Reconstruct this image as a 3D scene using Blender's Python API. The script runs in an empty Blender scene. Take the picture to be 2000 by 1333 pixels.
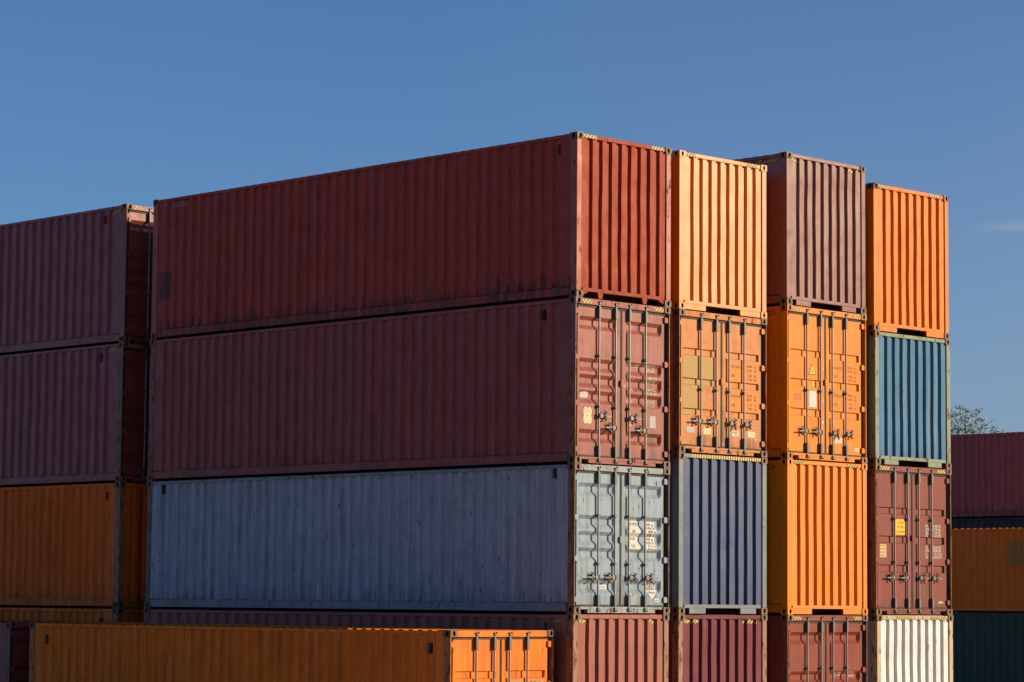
import bpy, bmesh, math, random
from mathutils import Matrix, Vector, noise

R = math.radians
scene = bpy.context.scene
C = scene.collection
W, L, HC, STD = 2.438, 12.192, 2.896, 2.591

# ------------------------------------------------------------------ materials
def new_mat(name):
    m = bpy.data.materials.new(name)
    m.use_nodes = True
    nt = m.node_tree
    nt.nodes.clear()
    out = nt.nodes.new('ShaderNodeOutputMaterial')
    bsdf = nt.nodes.new('ShaderNodeBsdfPrincipled')
    nt.links.new(bsdf.outputs[0], out.inputs[0])
    return m, nt, bsdf

class NT:
    """tiny helper around a node tree"""
    def __init__(s, nt): s.nt = nt
    def n(s, t, **kw):
        x = s.nt.nodes.new(t)
        for k, v in kw.items(): setattr(x, k, v)
        return x
    def l(s, a, b): s.nt.links.new(a, b)
    def coords(s, scale=(1, 1, 1), seed=0.0):
        tc = s.n('ShaderNodeTexCoord'); mp = s.n('ShaderNodeMapping')
        s.l(tc.outputs['Object'], mp.inputs[0])
        mp.inputs['Scale'].default_value = scale
        rr = random.Random(seed)
        mp.inputs['Location'].default_value = (rr.uniform(-40, 40), rr.uniform(-40, 40), rr.uniform(-40, 40))
        return mp.outputs[0]
    def noise(s, vec, scale, detail=3.0, rough=0.55):
        x = s.n('ShaderNodeTexNoise')
        s.l(vec, x.inputs['Vector'])
        x.inputs['Scale'].default_value = scale
        x.inputs['Detail'].default_value = detail
        x.inputs['Roughness'].default_value = rough
        return x.outputs['Fac']
    def ramp(s, fac, lo, hi, a=0.0, b=1.0):
        x = s.n('ShaderNodeMapRange'); x.clamp = True
        s.l(fac, x.inputs[0])
        for i, v in enumerate((lo, hi, a, b)): x.inputs[i + 1].default_value = v
        return x.outputs[0]
    def math(s, op, a, b=None):
        x = s.n('ShaderNodeMath', operation=op)
        for i, v in enumerate((a, b)):
            if v is None: continue
            if isinstance(v, (int, float)): x.inputs[i].default_value = v
            else: s.l(v, x.inputs[i])
        return x.outputs[0]
    def mix(s, fac, a, b):
        x = s.n('ShaderNodeMix', data_type='RGBA')
        if isinstance(fac, (int, float)): x.inputs[0].default_value = fac
        else: s.l(fac, x.inputs[0])
        for i, v in ((6, a), (7, b)):
            if isinstance(v, tuple): x.inputs[i].default_value = (*v[:3], 1)
            else: s.l(v, x.inputs[i])
        return x.outputs[2]

def paint(name, col, seed=1, rust=0.2, dirt=0.3, fade=0.25, rough=0.42, foot=0.0, streak=None, bump=1.0, spec=.4, stains=()):
    """weathered coil-steel paint: chalky fading, vertical run-off, rust nicks, scuffs at the foot"""
    m, nt, b = new_mat(name)
    k = NT(nt)
    v0 = k.coords((1, 1, 1), seed)
    big = k.noise(v0, 0.55, 4)
    mid = k.noise(v0, 3.2, 5)
    vs = k.coords((7, 7, 0.35), seed + .3)
    st = k.noise(vs, 1.6, 5, .62)
    st2 = k.noise(k.coords((22, 22, 0.5), seed + .5), 1.5, 4, .6)
    pale = tuple(min(1, c * 1.10 + .012) for c in col)
    dark = tuple(c * .62 for c in col)
    c = k.mix(k.ramp(big, .35, .7, 0, fade * 1.5), col, pale)
    c = k.mix(k.ramp(mid, .46, .72, 0, .36), c, dark)
    c = k.mix(k.ramp(st, .46, .74, 0, dirt), c, streak or tuple(x * .4 + .012 for x in col))
    c = k.mix(k.ramp(st2, .60, .80, 0, dirt * .5), c, pale)
    # rust: nicks and short runs
    rn = k.noise(k.coords((5, 5, 1.6), seed + .7), 2.6, 9, .68)
    rf = k.ramp(rn, .695 - rust * .22, .735 - rust * .22, 0, .92)
    tone = k.noise(v0, 30, 3)
    rc = k.mix(tone, (.035, .014, .008), (.16, .055, .018))
    c = k.mix(rf, c, rc)
    if stains:
        tcs = k.n('ShaderNodeTexCoord'); sps = k.n('ShaderNodeSeparateXYZ'); k.l(tcs.outputs['Object'], sps.inputs[0])
        sn = k.noise(k.coords((5, 5, 1.2), seed + .4), 2.4, 6, .7)
        for (cx, hw, za, zb) in stains:
            dx = k.math('ABSOLUTE', k.math('SUBTRACT', sps.outputs[0], cx))
            mk = k.math('MULTIPLY', k.ramp(dx, hw, hw * .2), k.math('MULTIPLY', k.ramp(sps.outputs[2], zb, zb - .15), k.ramp(sps.outputs[2], za - .05, za + .05)))
            c = k.mix(k.math('MULTIPLY', mk, k.ramp(sn, .35, .6, .15, .8)), c, (.075, .055, .035))
    # scuffs
    sc = k.noise(k.coords((26, 26, 3.0), seed + .9), 2.0, 2, .5)
    c = k.mix(k.ramp(sc, .735, .76, 0, .45), c, tuple(min(1, x * .7 + .18) for x in col))
    if foot > 0:
        tc = k.n('ShaderNodeTexCoord'); sp = k.n('ShaderNodeSeparateXYZ')
        k.l(tc.outputs['Object'], sp.inputs[0])
        hgt = k.ramp(sp.outputs[2], .16, .95, 1, 0)
        fn = k.noise(k.coords((3, 5.2, .9), seed + .2), 1.7, 8, .72)
        mask = k.math('MULTIPLY', k.ramp(k.math('ADD', fn, k.math('MULTIPLY', hgt, .30)), .72, .86, 0, .8), foot)
        c = k.mix(mask, c, (.030, .018, .015))
    k.l(c, b.inputs['Base Color'])
    r = k.math('ADD', k.ramp(mid, .3, .75, rough - .07, rough + .12), k.math('MULTIPLY', rf, .35))
    k.l(r, b.inputs['Roughness'])
    b.inputs['Specular IOR Level'].default_value = spec
    bp = k.n('ShaderNodeBump')
    bp.inputs['Strength'].default_value = .35 * bump
    bp.inputs['Distance'].default_value = .02
    hsum = k.math('ADD', k.math('MULTIPLY', k.noise(k.coords((1.6, 1.6, .8), seed + .11), 1.5, 2), 1.0), k.math('MULTIPLY', k.noise(v0, 55, 3), .022))
    k.l(hsum, bp.inputs['Height'])
    k.l(bp.outputs[0], b.inputs['Normal'])
    return m

def plain(name, col, rough=.5, metal=0.0, var=.25, seed=3, dirty=(.08, .06, .045), scale=9):
    m, nt, b = new_mat(name); k = NT(nt)
    v = k.coords((1, 1, 1), seed)
    c = k.mix(k.ramp(k.noise(v, scale, 6, .65), .45, .75, 0, var), col, dirty)
    k.l(c, b.inputs['Base Color'])
    b.inputs['Roughness'].default_value = rough
    b.inputs['Metallic'].default_value = metal
    if metal == 0: b.inputs['Specular IOR Level'].default_value = .22
    return m

def hazard(name, axis, slant=1.0, pitch=.080, seed=5, worn=.2, yellow=(.50, .32, .02), black=(.012, .011, .010)):
    m, nt, b = new_mat(name); k = NT(nt)
    tc = k.n('ShaderNodeTexCoord'); sp = k.n('ShaderNodeSeparateXYZ')
    k.l(tc.outputs['Object'], sp.inputs[0])
    a = sp.outputs[axis]
    s = k.math('ADD', a, k.math('MULTIPLY', sp.outputs[2], slant))
    f = k.math('FRACT', k.math('DIVIDE', s, pitch))
    c = k.mix(k.math('GREATER_THAN', f, .5), black, yellow)
    w = k.noise(k.coords((1, 1, 1), seed), 14, 6, .7)
    c = k.mix(k.ramp(w, .62 - worn * .2, .70 - worn * .2, 0, .75), c, (.16, .11, .07))
    k.l(c, b.inputs['Base Color']); b.inputs['Roughness'].default_value = .55
    return m

# ------------------------------------------------------------------ mesh builder
class MB:
    def __init__(s): s.v = []; s.f = []; s.m = []
    def add(s, vs, fs, mi=0):
        o = len(s.v); s.v += [tuple(p) for p in vs]
        for f in fs: s.f.append(tuple(i + o for i in f)); s.m.append(mi)
    def box(s, x0, x1, y0, y1, z0, z1, mi=0):
        s.add([(x0, y0, z0), (x1, y0, z0), (x1, y1, z0), (x0, y1, z0), (x0, y0, z1), (x1, y0, z1), (x1, y1, z1), (x0, y1, z1)],
              [(0, 3, 2, 1), (4, 5, 6, 7), (0, 1, 5, 4), (1, 2, 6, 5), (2, 3, 7, 6), (3, 0, 4, 7)], mi)
    def prism_y(s, poly, y0, y1, mi=0):
        n = len(poly)
        vs = [(x, y0, z) for x, z in poly] + [(x, y1, z) for x, z in poly]
        fs = [tuple(range(n)), tuple(range(2 * n - 1, n - 1, -1))] + [(i, (i + 1) % n, n + (i + 1) % n, n + i) for i in range(n)]
        s.add(vs, fs, mi)
    def tube(s, p0, p1, r0, r1=None, n=10, mi=0, caps=True):
        r1 = r0 if r1 is None else r1
        p0, p1 = Vector(p0), Vector(p1); d = (p1 - p0).normalized()
        u = d.orthogonal().normalized(); w = d.cross(u)
        vs = []
        for p, r in ((p0, r0), (p1, r1)):
            for i in range(n):
                a = 2 * math.pi * i / n
                vs.append(p + u * r * math.cos(a) + w * r * math.sin(a))
        fs = [(i, (i + 1) % n, n + (i + 1) % n, n + i) for i in range(n)]
        if caps: fs += [tuple(range(n - 1, -1, -1)), tuple(range(n, 2 * n))]
        s.add(vs, fs, mi)
    def grid(s, rows, mi=0):
        nr, nc = len(rows), len(rows[0])
        vs = [p for r in rows for p in r]
        fs = [(i * nc + j, i * nc + j + 1, (i + 1) * nc + j + 1, (i + 1) * nc + j) for i in range(nr - 1) for j in range(nc - 1)]
        s.add(vs, fs, mi)
    def face_hole(s, O, U, V, N, w, h, hw, hh, depth, mi=0, mi_in=0):
        O, U, V, N = map(Vector, (O, U, V, N)); c = O + U * w / 2 + V * h / 2
        n = 16; ring = []; outer = []; edge = []
        for i in range(n):
            a = 2 * math.pi * (i + .5) / n; ca, sa = math.cos(a), math.sin(a)
            sg = lambda t: (1 if t > 0 else -1)
            ring.append(c + U * hw * sg(ca) * abs(ca) ** .75 + V * hh * sg(sa) * abs(sa) ** .6)
            tx = (w / 2) / abs(ca); ty = (h / 2) / abs(sa)
            t = min(tx, ty); outer.append(c + U * ca * t + V * sa * t)
            edge.append((0 if tx < ty else 1, sg(ca) if tx < ty else sg(sa)))
        inner = [p + N * depth for p in ring]
        vs = outer + ring + inner
        fs = []; ms = []
        for i in range(n):
            j = (i + 1) % n
            fs.append((i, j, n + j, n + i)); ms.append(mi)
            fs.append((n + i, n + j, 2 * n + j, 2 * n + i)); ms.append(mi_in)
            if edge[i] != edge[j]:
                ex = edge[i] if edge[i][0] == 0 else edge[j]
                ey = edge[i] if edge[i][0] == 1 else edge[j]
                vs.append(c + U * w / 2 * ex[1] + V * h / 2 * ey[1])
                fs.append((i, len(vs) - 1, j)); ms.append(mi)
        fs.append(tuple(range(2 * n, 3 * n))); ms.append(mi_in)
        o = len(s.v); s.v += [tuple(p) for p in vs]
        for f, q in zip(fs, ms): s.f.append(tuple(i + o for i in f)); s.m.append(q)
    def build(s, name, mats, parent=None, back=False, smooth=False, bevel=0, width=None, label=None):
        me = bpy.data.meshes.new(name)
        vs = s.v
        if back: vs = [(W - x, L - y, z) for x, y, z in vs]
        me.from_pydata(vs, [], s.f)
        if not isinstance(mats, (list, tuple)): mats = [mats]
        for m in mats: me.materials.append(m)
        me.polygons.foreach_set('material_index', s.m)
        bm = bmesh.new(); bm.from_mesh(me)
        bmesh.ops.remove_doubles(bm, verts=bm.verts, dist=1e-5)
        bmesh.ops.recalc_face_normals(bm, faces=bm.faces)
        bm.to_mesh(me); bm.free()
        if smooth:
            me.polygons.foreach_set('use_smooth', [True] * len(me.polygons))
        me.update()
        o = bpy.data.objects.new(name, me); C.objects.link(o)
        if parent is not None: o.parent = parent
        if bevel:
            md = o.modifiers.new('edge', 'BEVEL'); md.width = bevel; md.segments = 2; md.limit_method = 'ANGLE'; md.angle_limit = R(50)
        if label: o['label'] = label
        return o

# ------------------------------------------------------------------ lettering
_tc = {}
def text_shape(txt, shear=0.0):
    """letters as flat triangles, normalised so that cap height = 1; returns verts(x,z), faces, width"""
    key = (txt, shear)
    if key in _tc: return _tc[key]
    cu = bpy.data.curves.new('lettering', 'FONT'); cu.body = txt; cu.shear = shear; cu.resolution_u = 2
    ob = bpy.data.objects.new('lettering', cu); C.objects.link(ob)
    dg = bpy.context.evaluated_depsgraph_get()
    me = ob.evaluated_get(dg).to_mesh()
    vs = [(v.co.x, v.co.y) for v in me.vertices]
    fs = [tuple(p.vertices) for p in me.polygons]
    ob.evaluated_get(dg).to_mesh_clear()
    bpy.data.objects.remove(ob); bpy.data.curves.remove(cu)
    x0 = min(v[0] for v in vs); x1 = max(v[0] for v in vs)
    cap = .73
    vs = [((a - x0) / cap, b / cap) for a, b in vs]
    _tc[key] = (vs, fs, (x1 - x0) / cap)
    return _tc[key]

def put_text(mb, txt, x, z, h, surf, width=None, lift=.004, shear=0.0, squeeze=.62, mi=0, side=False):
    vs, fs, w = text_shape(txt, shear)
    sx = (width / w) if width else h * squeeze
    pts = []
    for a, b in vs:
        X, Z = x + a * sx, z + b * h
        pts.append(surf(X, Z, lift))
    mb.add(pts, fs, mi)

# ------------------------------------------------------------------ shared materials
GALV = plain('galvanised_steel', (.24, .235, .24), .38, .5, .45, 11, (.10, .075, .055), 14)
GALVD = plain('dull_steel', (.085, .082, .088), .5, .25, .4, 12, (.07, .04, .025), 18)
HANDLE = plain('handle_steel', (.13, .118, .105), .45, .3, .5, 16, (.09, .06, .04), 20)
RUBBER = plain('door_gasket_rubber', (.018, .019, .017), .6, 0, .5, 13, (.09, .085, .07), 6)
BLACKISH = plain('underside_dark', (.025, .02, .018), .8, 0, .3, 14)
CAST = paint('casting_rusty', (.14, .080, .045), 21, .75, .5, .2, .6, bump=.6)
VENT = plain('vent_plastic', (.045, .028, .026), .85, 0, .4, 15)
DECALS = {}
def decal(key, col, var=.18, seed=7, dirty=(.30, .22, .12), rough=.5):
    if key not in DECALS: DECALS[key] = plain('sticker_' + key, col, rough, 0, var, seed, dirty, 16)
    return DECALS[key]
HZ_X = hazard('hazard_stripes_end', 0, -1.0)
HZ_Y = hazard('hazard_stripes_side', 1, 1.0, worn=.6, seed=8)
HZ_T = hazard('hazard_ticks', 0, 0.0, .0665, 9, .2, (.62, .38, .01))

# ------------------------------------------------------------------ container parts
def corr_profile(s0, s1, outer, slope, inner, margin_min=.06):
    """trapezoid corrugation between s0..s1: list of (s, depth 0..1)"""
    per = outer + 2 * slope + inner
    n = int((s1 - s0 - 2 * margin_min - outer) // per)
    run = n * per + outer
    a = s0 + (s1 - s0 - run) / 2
    pts = [(s0, 0.0)]
    for i in range(n):
        b = a + i * per
        pts += [(b + outer, 0.0), (b + outer + slope, 1.0), (b + outer + slope + inner, 1.0), (b + per, 0.0)]
    pts.append((s1, 0.0))
    return pts

def prof_at(pts, s):
    for (a, da), (b, db) in zip(pts, pts[1:]):
        if a <= s <= b: return da + (db - da) * (s - a) / max(1e-9, b - a)
    return 0.0

def corr_sheet(pts, z0, z1, depth, put, seed, wob=.004, dent=.012, nz=24, ndent=6):
    rr = random.Random(seed)
    smin, smax = pts[0][0], pts[-1][0]
    dents = [(rr.uniform(smin, smax), rr.uniform(z0, z1), rr.uniform(.15, .5), rr.uniform(-.2, 1) * dent) for _ in range(ndent)]
    rows = []
    for i in range(nz + 1):
        z = z0 + (z1 - z0) * i / nz
        fade = min(1, 6 * min(i, nz - i) / nz)
        row = []
        for j, (s, d) in enumerate(pts):
            ends = j in (0, len(pts) - 1)
            ds = 0 if ends else wob * fade * noise.noise(Vector(((j // 2) * 7.3 + seed * 3.1, z * 1.5, 0))) * 1.8 + (0 if ends else wob * .35 * noise.noise(Vector((j * 3.7 + seed, z * 6, 3))))
            dd = 0 if ends else fade * (.006 * noise.noise(Vector((s * .8 + seed, z * .9, 5.0))) + sum(a * math.exp(-((s - cs) ** 2 + (z - cz) ** 2) / (r * r)) for cs, cz, r, a in dents))
            row.append(put(s + ds, d * depth + max(-.004, dd), z))
        rows.append(row)
    mb = MB(); mb.grid(rows)
    return mb

def casting_mesh(ix, iy, iz, H):
    mb = MB()
    lx, ly, lz = .162, .178, .118
    e = .004
    x0, x1 = (-e, lx) if ix == 0 else (W - lx, W + e)
    y0, y1 = (-e, ly) if iy == 0 else (L - ly, L + e)
    z0, z1 = (.003, lz) if iz == 0 else (H - lz, H - .003)
    xo = x0 if ix == 0 else x1; xi = x1 if ix == 0 else x0
    yo = y0 if iy == 0 else y1; yi = y1 if iy == 0 else y0
    nx = 1 if ix == 0 else -1; ny = 1 if iy == 0 else -1
    h = z1 - z0
    mb.face_hole((xo, y0, z0), (0, 1, 0), (0, 0, 1), (nx, 0, 0), y1 - y0, h, .030, .040, .05, 0, 1)
    mb.face_hole((x0, yo, z0), (1, 0, 0), (0, 0, 1), (0, ny, 0), x1 - x0, h, .026, .040, .05, 0, 1)
    q = [(x0, y0), (x1, y0), (x1, y1), (x0, y1)]
    for z in (z0, z1): mb.add([(a, b, z) for a, b in q], [(0, 1, 2, 3)])
    mb.add([(xi, y0, z0), (xi, y1, z0), (xi, y1, z1), (xi, y0, z1)], [(0, 1, 2, 3)])
    mb.add([(x0, yi, z0), (x1, yi, z0), (x1, yi, z1), (x0, yi, z1)], [(0, 1, 2, 3)])
    return mb

# ---- doors
LEAF_Y = .06
LEAVES = ((.112, 1.199), (1.239, 2.326))
GROOVE_X = ((.150, 1.105), (1.340, 2.268))
RODX = (.615, 1.035, 1.390, 1.812)
def leaf_surface(kind, H):
    """returns y(x,z) of the leaf face and the breakpoints"""
    zs = []
    if kind == 'ribbed':
        tops = (2.574, 1.842, 1.560, 1.280, .602) if H > 2.7 else (2.262, 1.702, 1.420, 1.140, .582)
        for t in tops: zs.append((t, t - .066, t - .152, t - .228))
        depth, rx = .058, .052
    else:
        rec = ((2.080, 1.944), (1.526, 1.383), (.970, .823)) if H > 2.7 else ((1.905, 1.772), (1.362, 1.236), (.813, .685))
        for a, b in rec: zs.append((a, a - .014, b + .014, b))
        depth, rx = .040, .014
    gx = [(a, a + .014, b - rx, b) for a, b in GROOVE_X]
    def trap(v, t, rev=False):
        a, b, c, d = t
        if rev: v, a, b, c, d = -v, -a, -b, -c, -d
        if v <= a or v >= d: return 0.0
        if v < b: return (v - a) / (b - a)
        if v > c: return (d - v) / (d - c)
        return 1.0
    def f(x, z):
        fx = max(trap(x, t) for t in gx)
        if fx == 0: return LEAF_Y
        fz = max(trap(z, t, True) for t in zs)
        return LEAF_Y + depth * min(fx, fz)
    zb = sorted(v for t in zs for v in t)
    return f, zb, gx

def sheet_on(f, x0, x1, z0, z1, zb, xb, lift=.003):
    xs = sorted({x0, x1, *[x for x in xb if x0 < x < x1]})
    zz = sorted({z0, z1, *[z for z in zb if z0 < z < z1]})
    mb = MB()
    mb.grid([[(x, f(x, z) - lift, z) for x in xs] for z in zz])
    return mb

def make_rod(root, x, H, kind, spec, hdir, hz):
    mb = MB(); y = .022
    mb.tube((x, y, .055), (x, y, H - .055), .0175, n=12)
    rod = mb.build('locking_rod', GALV, root, smooth=False)
    for z0, z1 in ((H - .335, H - .135), (.135, .325)):
        b = MB()
        b.box(x - .030, x + .030, -.008, LEAF_Y - .001, z0, z1)
        b.box(x - .048, x + .048, .044, LEAF_Y - .002, z0 + .02, z0 + .055)
        b.box(x - .048, x + .048, .044, LEAF_Y - .002, z1 - .055, z1 - .02)
        b.build('rod_sleeve', GALVD, rod, bevel=.005)
    for z, s in ((H - .075, 1), (.075, -1)):
        b = MB()
        b.box(x - .026, x + .026, -.012, .05, z - .028, z + .028)
        b.tube((x - .042, .016, z + s * .018), (x + .046, .016, z + s * .018), .015, n=8)
        b.tube((x + .026, -.026, z + s * .028), (x + .026, .03, z + s * .028), .013, n=8)
        b.tube((x - .026, -.022, z + s * .022), (x - .026, .03, z + s * .022), .011, n=8)
        b.build('cam_keeper', GALVD, rod, bevel=.003)
    for z in spec:
        b = MB()
        b.box(x - .030, x + .030, -.006, .05, z - .022, z + .022)
        b.box(x - .055, x - .0305, .030, LEAF_Y - .002, z - .018, z + .018)
        b.box(x + .0305, x + .055, .030, LEAF_Y - .002, z - .018, z + .018)
        b.build('rod_bracket', GALVD, rod, bevel=.004)
    b = MB(); s = hdir
    b.box(min(x, x + s * .085), max(x, x + s * .085), -.012, .000, hz - .034, hz + .034)
    b.tube((x + s * .075, -.008, hz), (x + s * .30, -.014, hz - .006), .013, .011, n=8)
    b.box(min(x + s * .17, x + s * .27), max(x + s * .17, x + s * .27), -.024, -.010, hz - .018, hz + .008)
    b.tube((x, .0, hz - .04), (x, .0, hz + .04), .027, n=10)
    b.build('rod_handle', HANDLE, rod)
    b = MB(); cx = x + s * .155
    b.box(cx - .008, cx + .008, .0, LEAF_Y - .002, hz - .05, hz + .055)
    b.tube((cx - .012, -.02, hz + .075), (cx + .02, -.02, hz + .055), .011, n=8)
    b.tube((cx - .014, -.028, hz + .06), (cx - .014, .03, hz + .085), .009, n=8)
    b.tube((cx + .006, -.03, hz - .06), (cx + .006, .03, hz - .075), .013, n=8)
    b.box(cx - .016, cx + .018, -.030, -.022, hz - .016, hz + .020)
    b.build('handle_catch', GALVD, rod)
    return rod

def make_doors(root, H, kind, pm, fm, handles, brackets, hz_list, sill_notch=True, back=False):
    f, zb, gx = leaf_surface(kind, H)
    xb = sorted(v for t in gx for v in t)
    z0, z1 = .156, H - .160
    doors = []
    for k, (a, b) in enumerate(LEAVES):
        mb = sheet_on(f, a, b, z0, z1, zb, xb, 0)
        # leaf edges
        y2 = LEAF_Y + .045
        mb.add([(a, LEAF_Y, z0), (b, LEAF_Y, z0), (b, LEAF_Y, z1), (a, LEAF_Y, z1), (a, y2, z0), (b, y2, z0), (b, y2, z1), (a, y2, z1)],
               [(0, 1, 5, 4), (2, 3, 7, 6), (1, 2, 6, 5), (3, 0, 4, 7)])
        # welded stiffener lines of the leaf frame
        d = mb.build('door', pm, root, back=back)
        doors.append(d)
        if back: continue
        hb = []
        for z in (H - .245, H - 1.045 if H > 2.7 else H - .93, 1.05 if H > 2.7 else .95, .245):
            m2 = MB()
            xx = b if k == 1 else a
            s = 1 if k == 1 else -1
            poly = [(xx - s * .012, z + .052), (xx + s * .028, z + .058), (xx + s * .078, z + .034), (xx + s * .078, z - .036), (xx + s * .028, z - .052), (xx - s * .012, z - .046)]
            if s < 0: poly = poly[::-1]
            m2.prism_y(poly, .022, .058)
            m2.tube((xx + s * .072, .045, z - .06), (xx + s * .072, .045, z + .06), .014, n=8)
            m2.build('hinge', pm, d, bevel=.004)
    g = MB()
    g.box(LEAVES[0][0] - .02, LEAVES[1][1] + .02, .046, .12, z1 + .002, H - .1195)
    g.box(LEAVES[0][1] + .001, LEAVES[1][0] - .001, .050, .105, .156, z1 + .001)
    g.box(LEAVES[0][0] - .02, LEAVES[1][1] + .02, .050, .12, .1215, .154)
    g.box(LEAVES[0][0] - .030, LEAVES[0][0] - .001, .075, .119, .1545, z1 + .0015)
    g.box(LEAVES[1][1] + .001, LEAVES[1][1] + .030, .075, .119, .1545, z1 + .0015)
    g.build('gasket', RUBBER, root, back=back)
    if not back:
        lk = MB()
        zc = z0 + (z1 - z0) * (.50 if kind == 'ribbed' else .52)
        lk.box(1.180, 1.262, .030, LEAF_Y - .002, zc - .06, zc + .06)
        lk.box(1.172, 1.20, .015, .0295, zc - .045, zc + .045)
        lk.build('seal_plate', pm, doors[1], bevel=.004)
        for i, (x, (s, hz)) in enumerate(zip(RODX, handles)):
            make_rod(root, x, H, kind, brackets, s, hz)
    h = MB(); h.box(.163, W - .163, .010, .12, H - .118, H - .012)
    hd = h.build('header', fm, root, back=back, bevel=.005)
    sl = MB()
    sl.box(.163, W - .163, .020, .12, .075, .121)
    if sill_notch: sl.box(.36, W - .36, .020, .115, .012, .0745)
    else: sl.box(.18, W - .18, .020, .115, .012, .0745)
    sl.build('sill', fm, root, back=back, bevel=.005)
    if not back:
        for (a, b) in hz_list:
            m = MB(); m.grid([[(a, .0065, H - .098), (b, .0065, H - .098)], [(a, .0065, H - .035), (b, .0065, H - .035)]])
            m.build('hazard_stripe', HZ_X, hd)
    return doors, f, zb, xb

def make_corr_end(root, H, pm, fm, seed, sill, hz_list, hz_on_panel=False, back=False, wob=.009, dent=.014, ticks=False):
    prof = corr_profile(.125, W - .125, .108, .018, .104, .03)
    yo = .030; dep = .051
    put = lambda s, d, z: (s, yo + d, z)
    mb = corr_sheet(prof, .172, H - .085, dep, put, seed, wob, dent)
    pn = mb.build('end_panel', pm, root, back=back)
    t = MB(); t.box(.163, W - .163, .012, .085, H - .088, H - .016)
    tr = t.build('end_rail', fm, root, back=back, bevel=.006)
    s = MB()
    s.box(.163, W - .163, .012, .12, .108, .172)
    if sill == 'plates':
        s.box(.170, .74, .014, .06, .008, .1075); s.box(1.70, W - .170, .014, .06, .008, .1075)
    elif sill == 'short_plates':
        s.box(.30, .74, .014, .06, .008, .1075); s.box(1.70, W - .30, .014, .06, .008, .1075)
    elif sill == 'tabs':
        for x in (.62, 1.76):
            s.prism_y([(x - .07, .1075), (x + .07, .1075), (x + .045, .0), (x - .045, .0)][::-1], .014, .05)
        s.prism_y([(.163, .1075), (.163, .03), (.34, .1075)], .02, .06)
        s.prism_y([(W - .163, .1075), (W - .34, .1075), (W - .163, .03)], .02, .06)
    s.build('sill', fm, root, back=back, bevel=.004)
    if not back:
        for (a, b) in hz_list:
            m = MB()
            if hz_on_panel:
                xs = sorted({a, b, *[q[0] for q in prof if a < q[0] < b]})
                zz = (H - .165, H - .095)
                m.grid([[(x, yo + prof_at(prof, x) * dep - .007, z) for x in xs] for z in zz])
                m.build('hazard_stripe', HZ_X, pn)
            else:
                m.grid([[(a, .0085, z), (b, .0085, z)] for z in (H - .082, H - .022)])
                m.build('hazard_stripe', HZ_T if ticks else HZ_X, tr)
    return pn, prof

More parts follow.
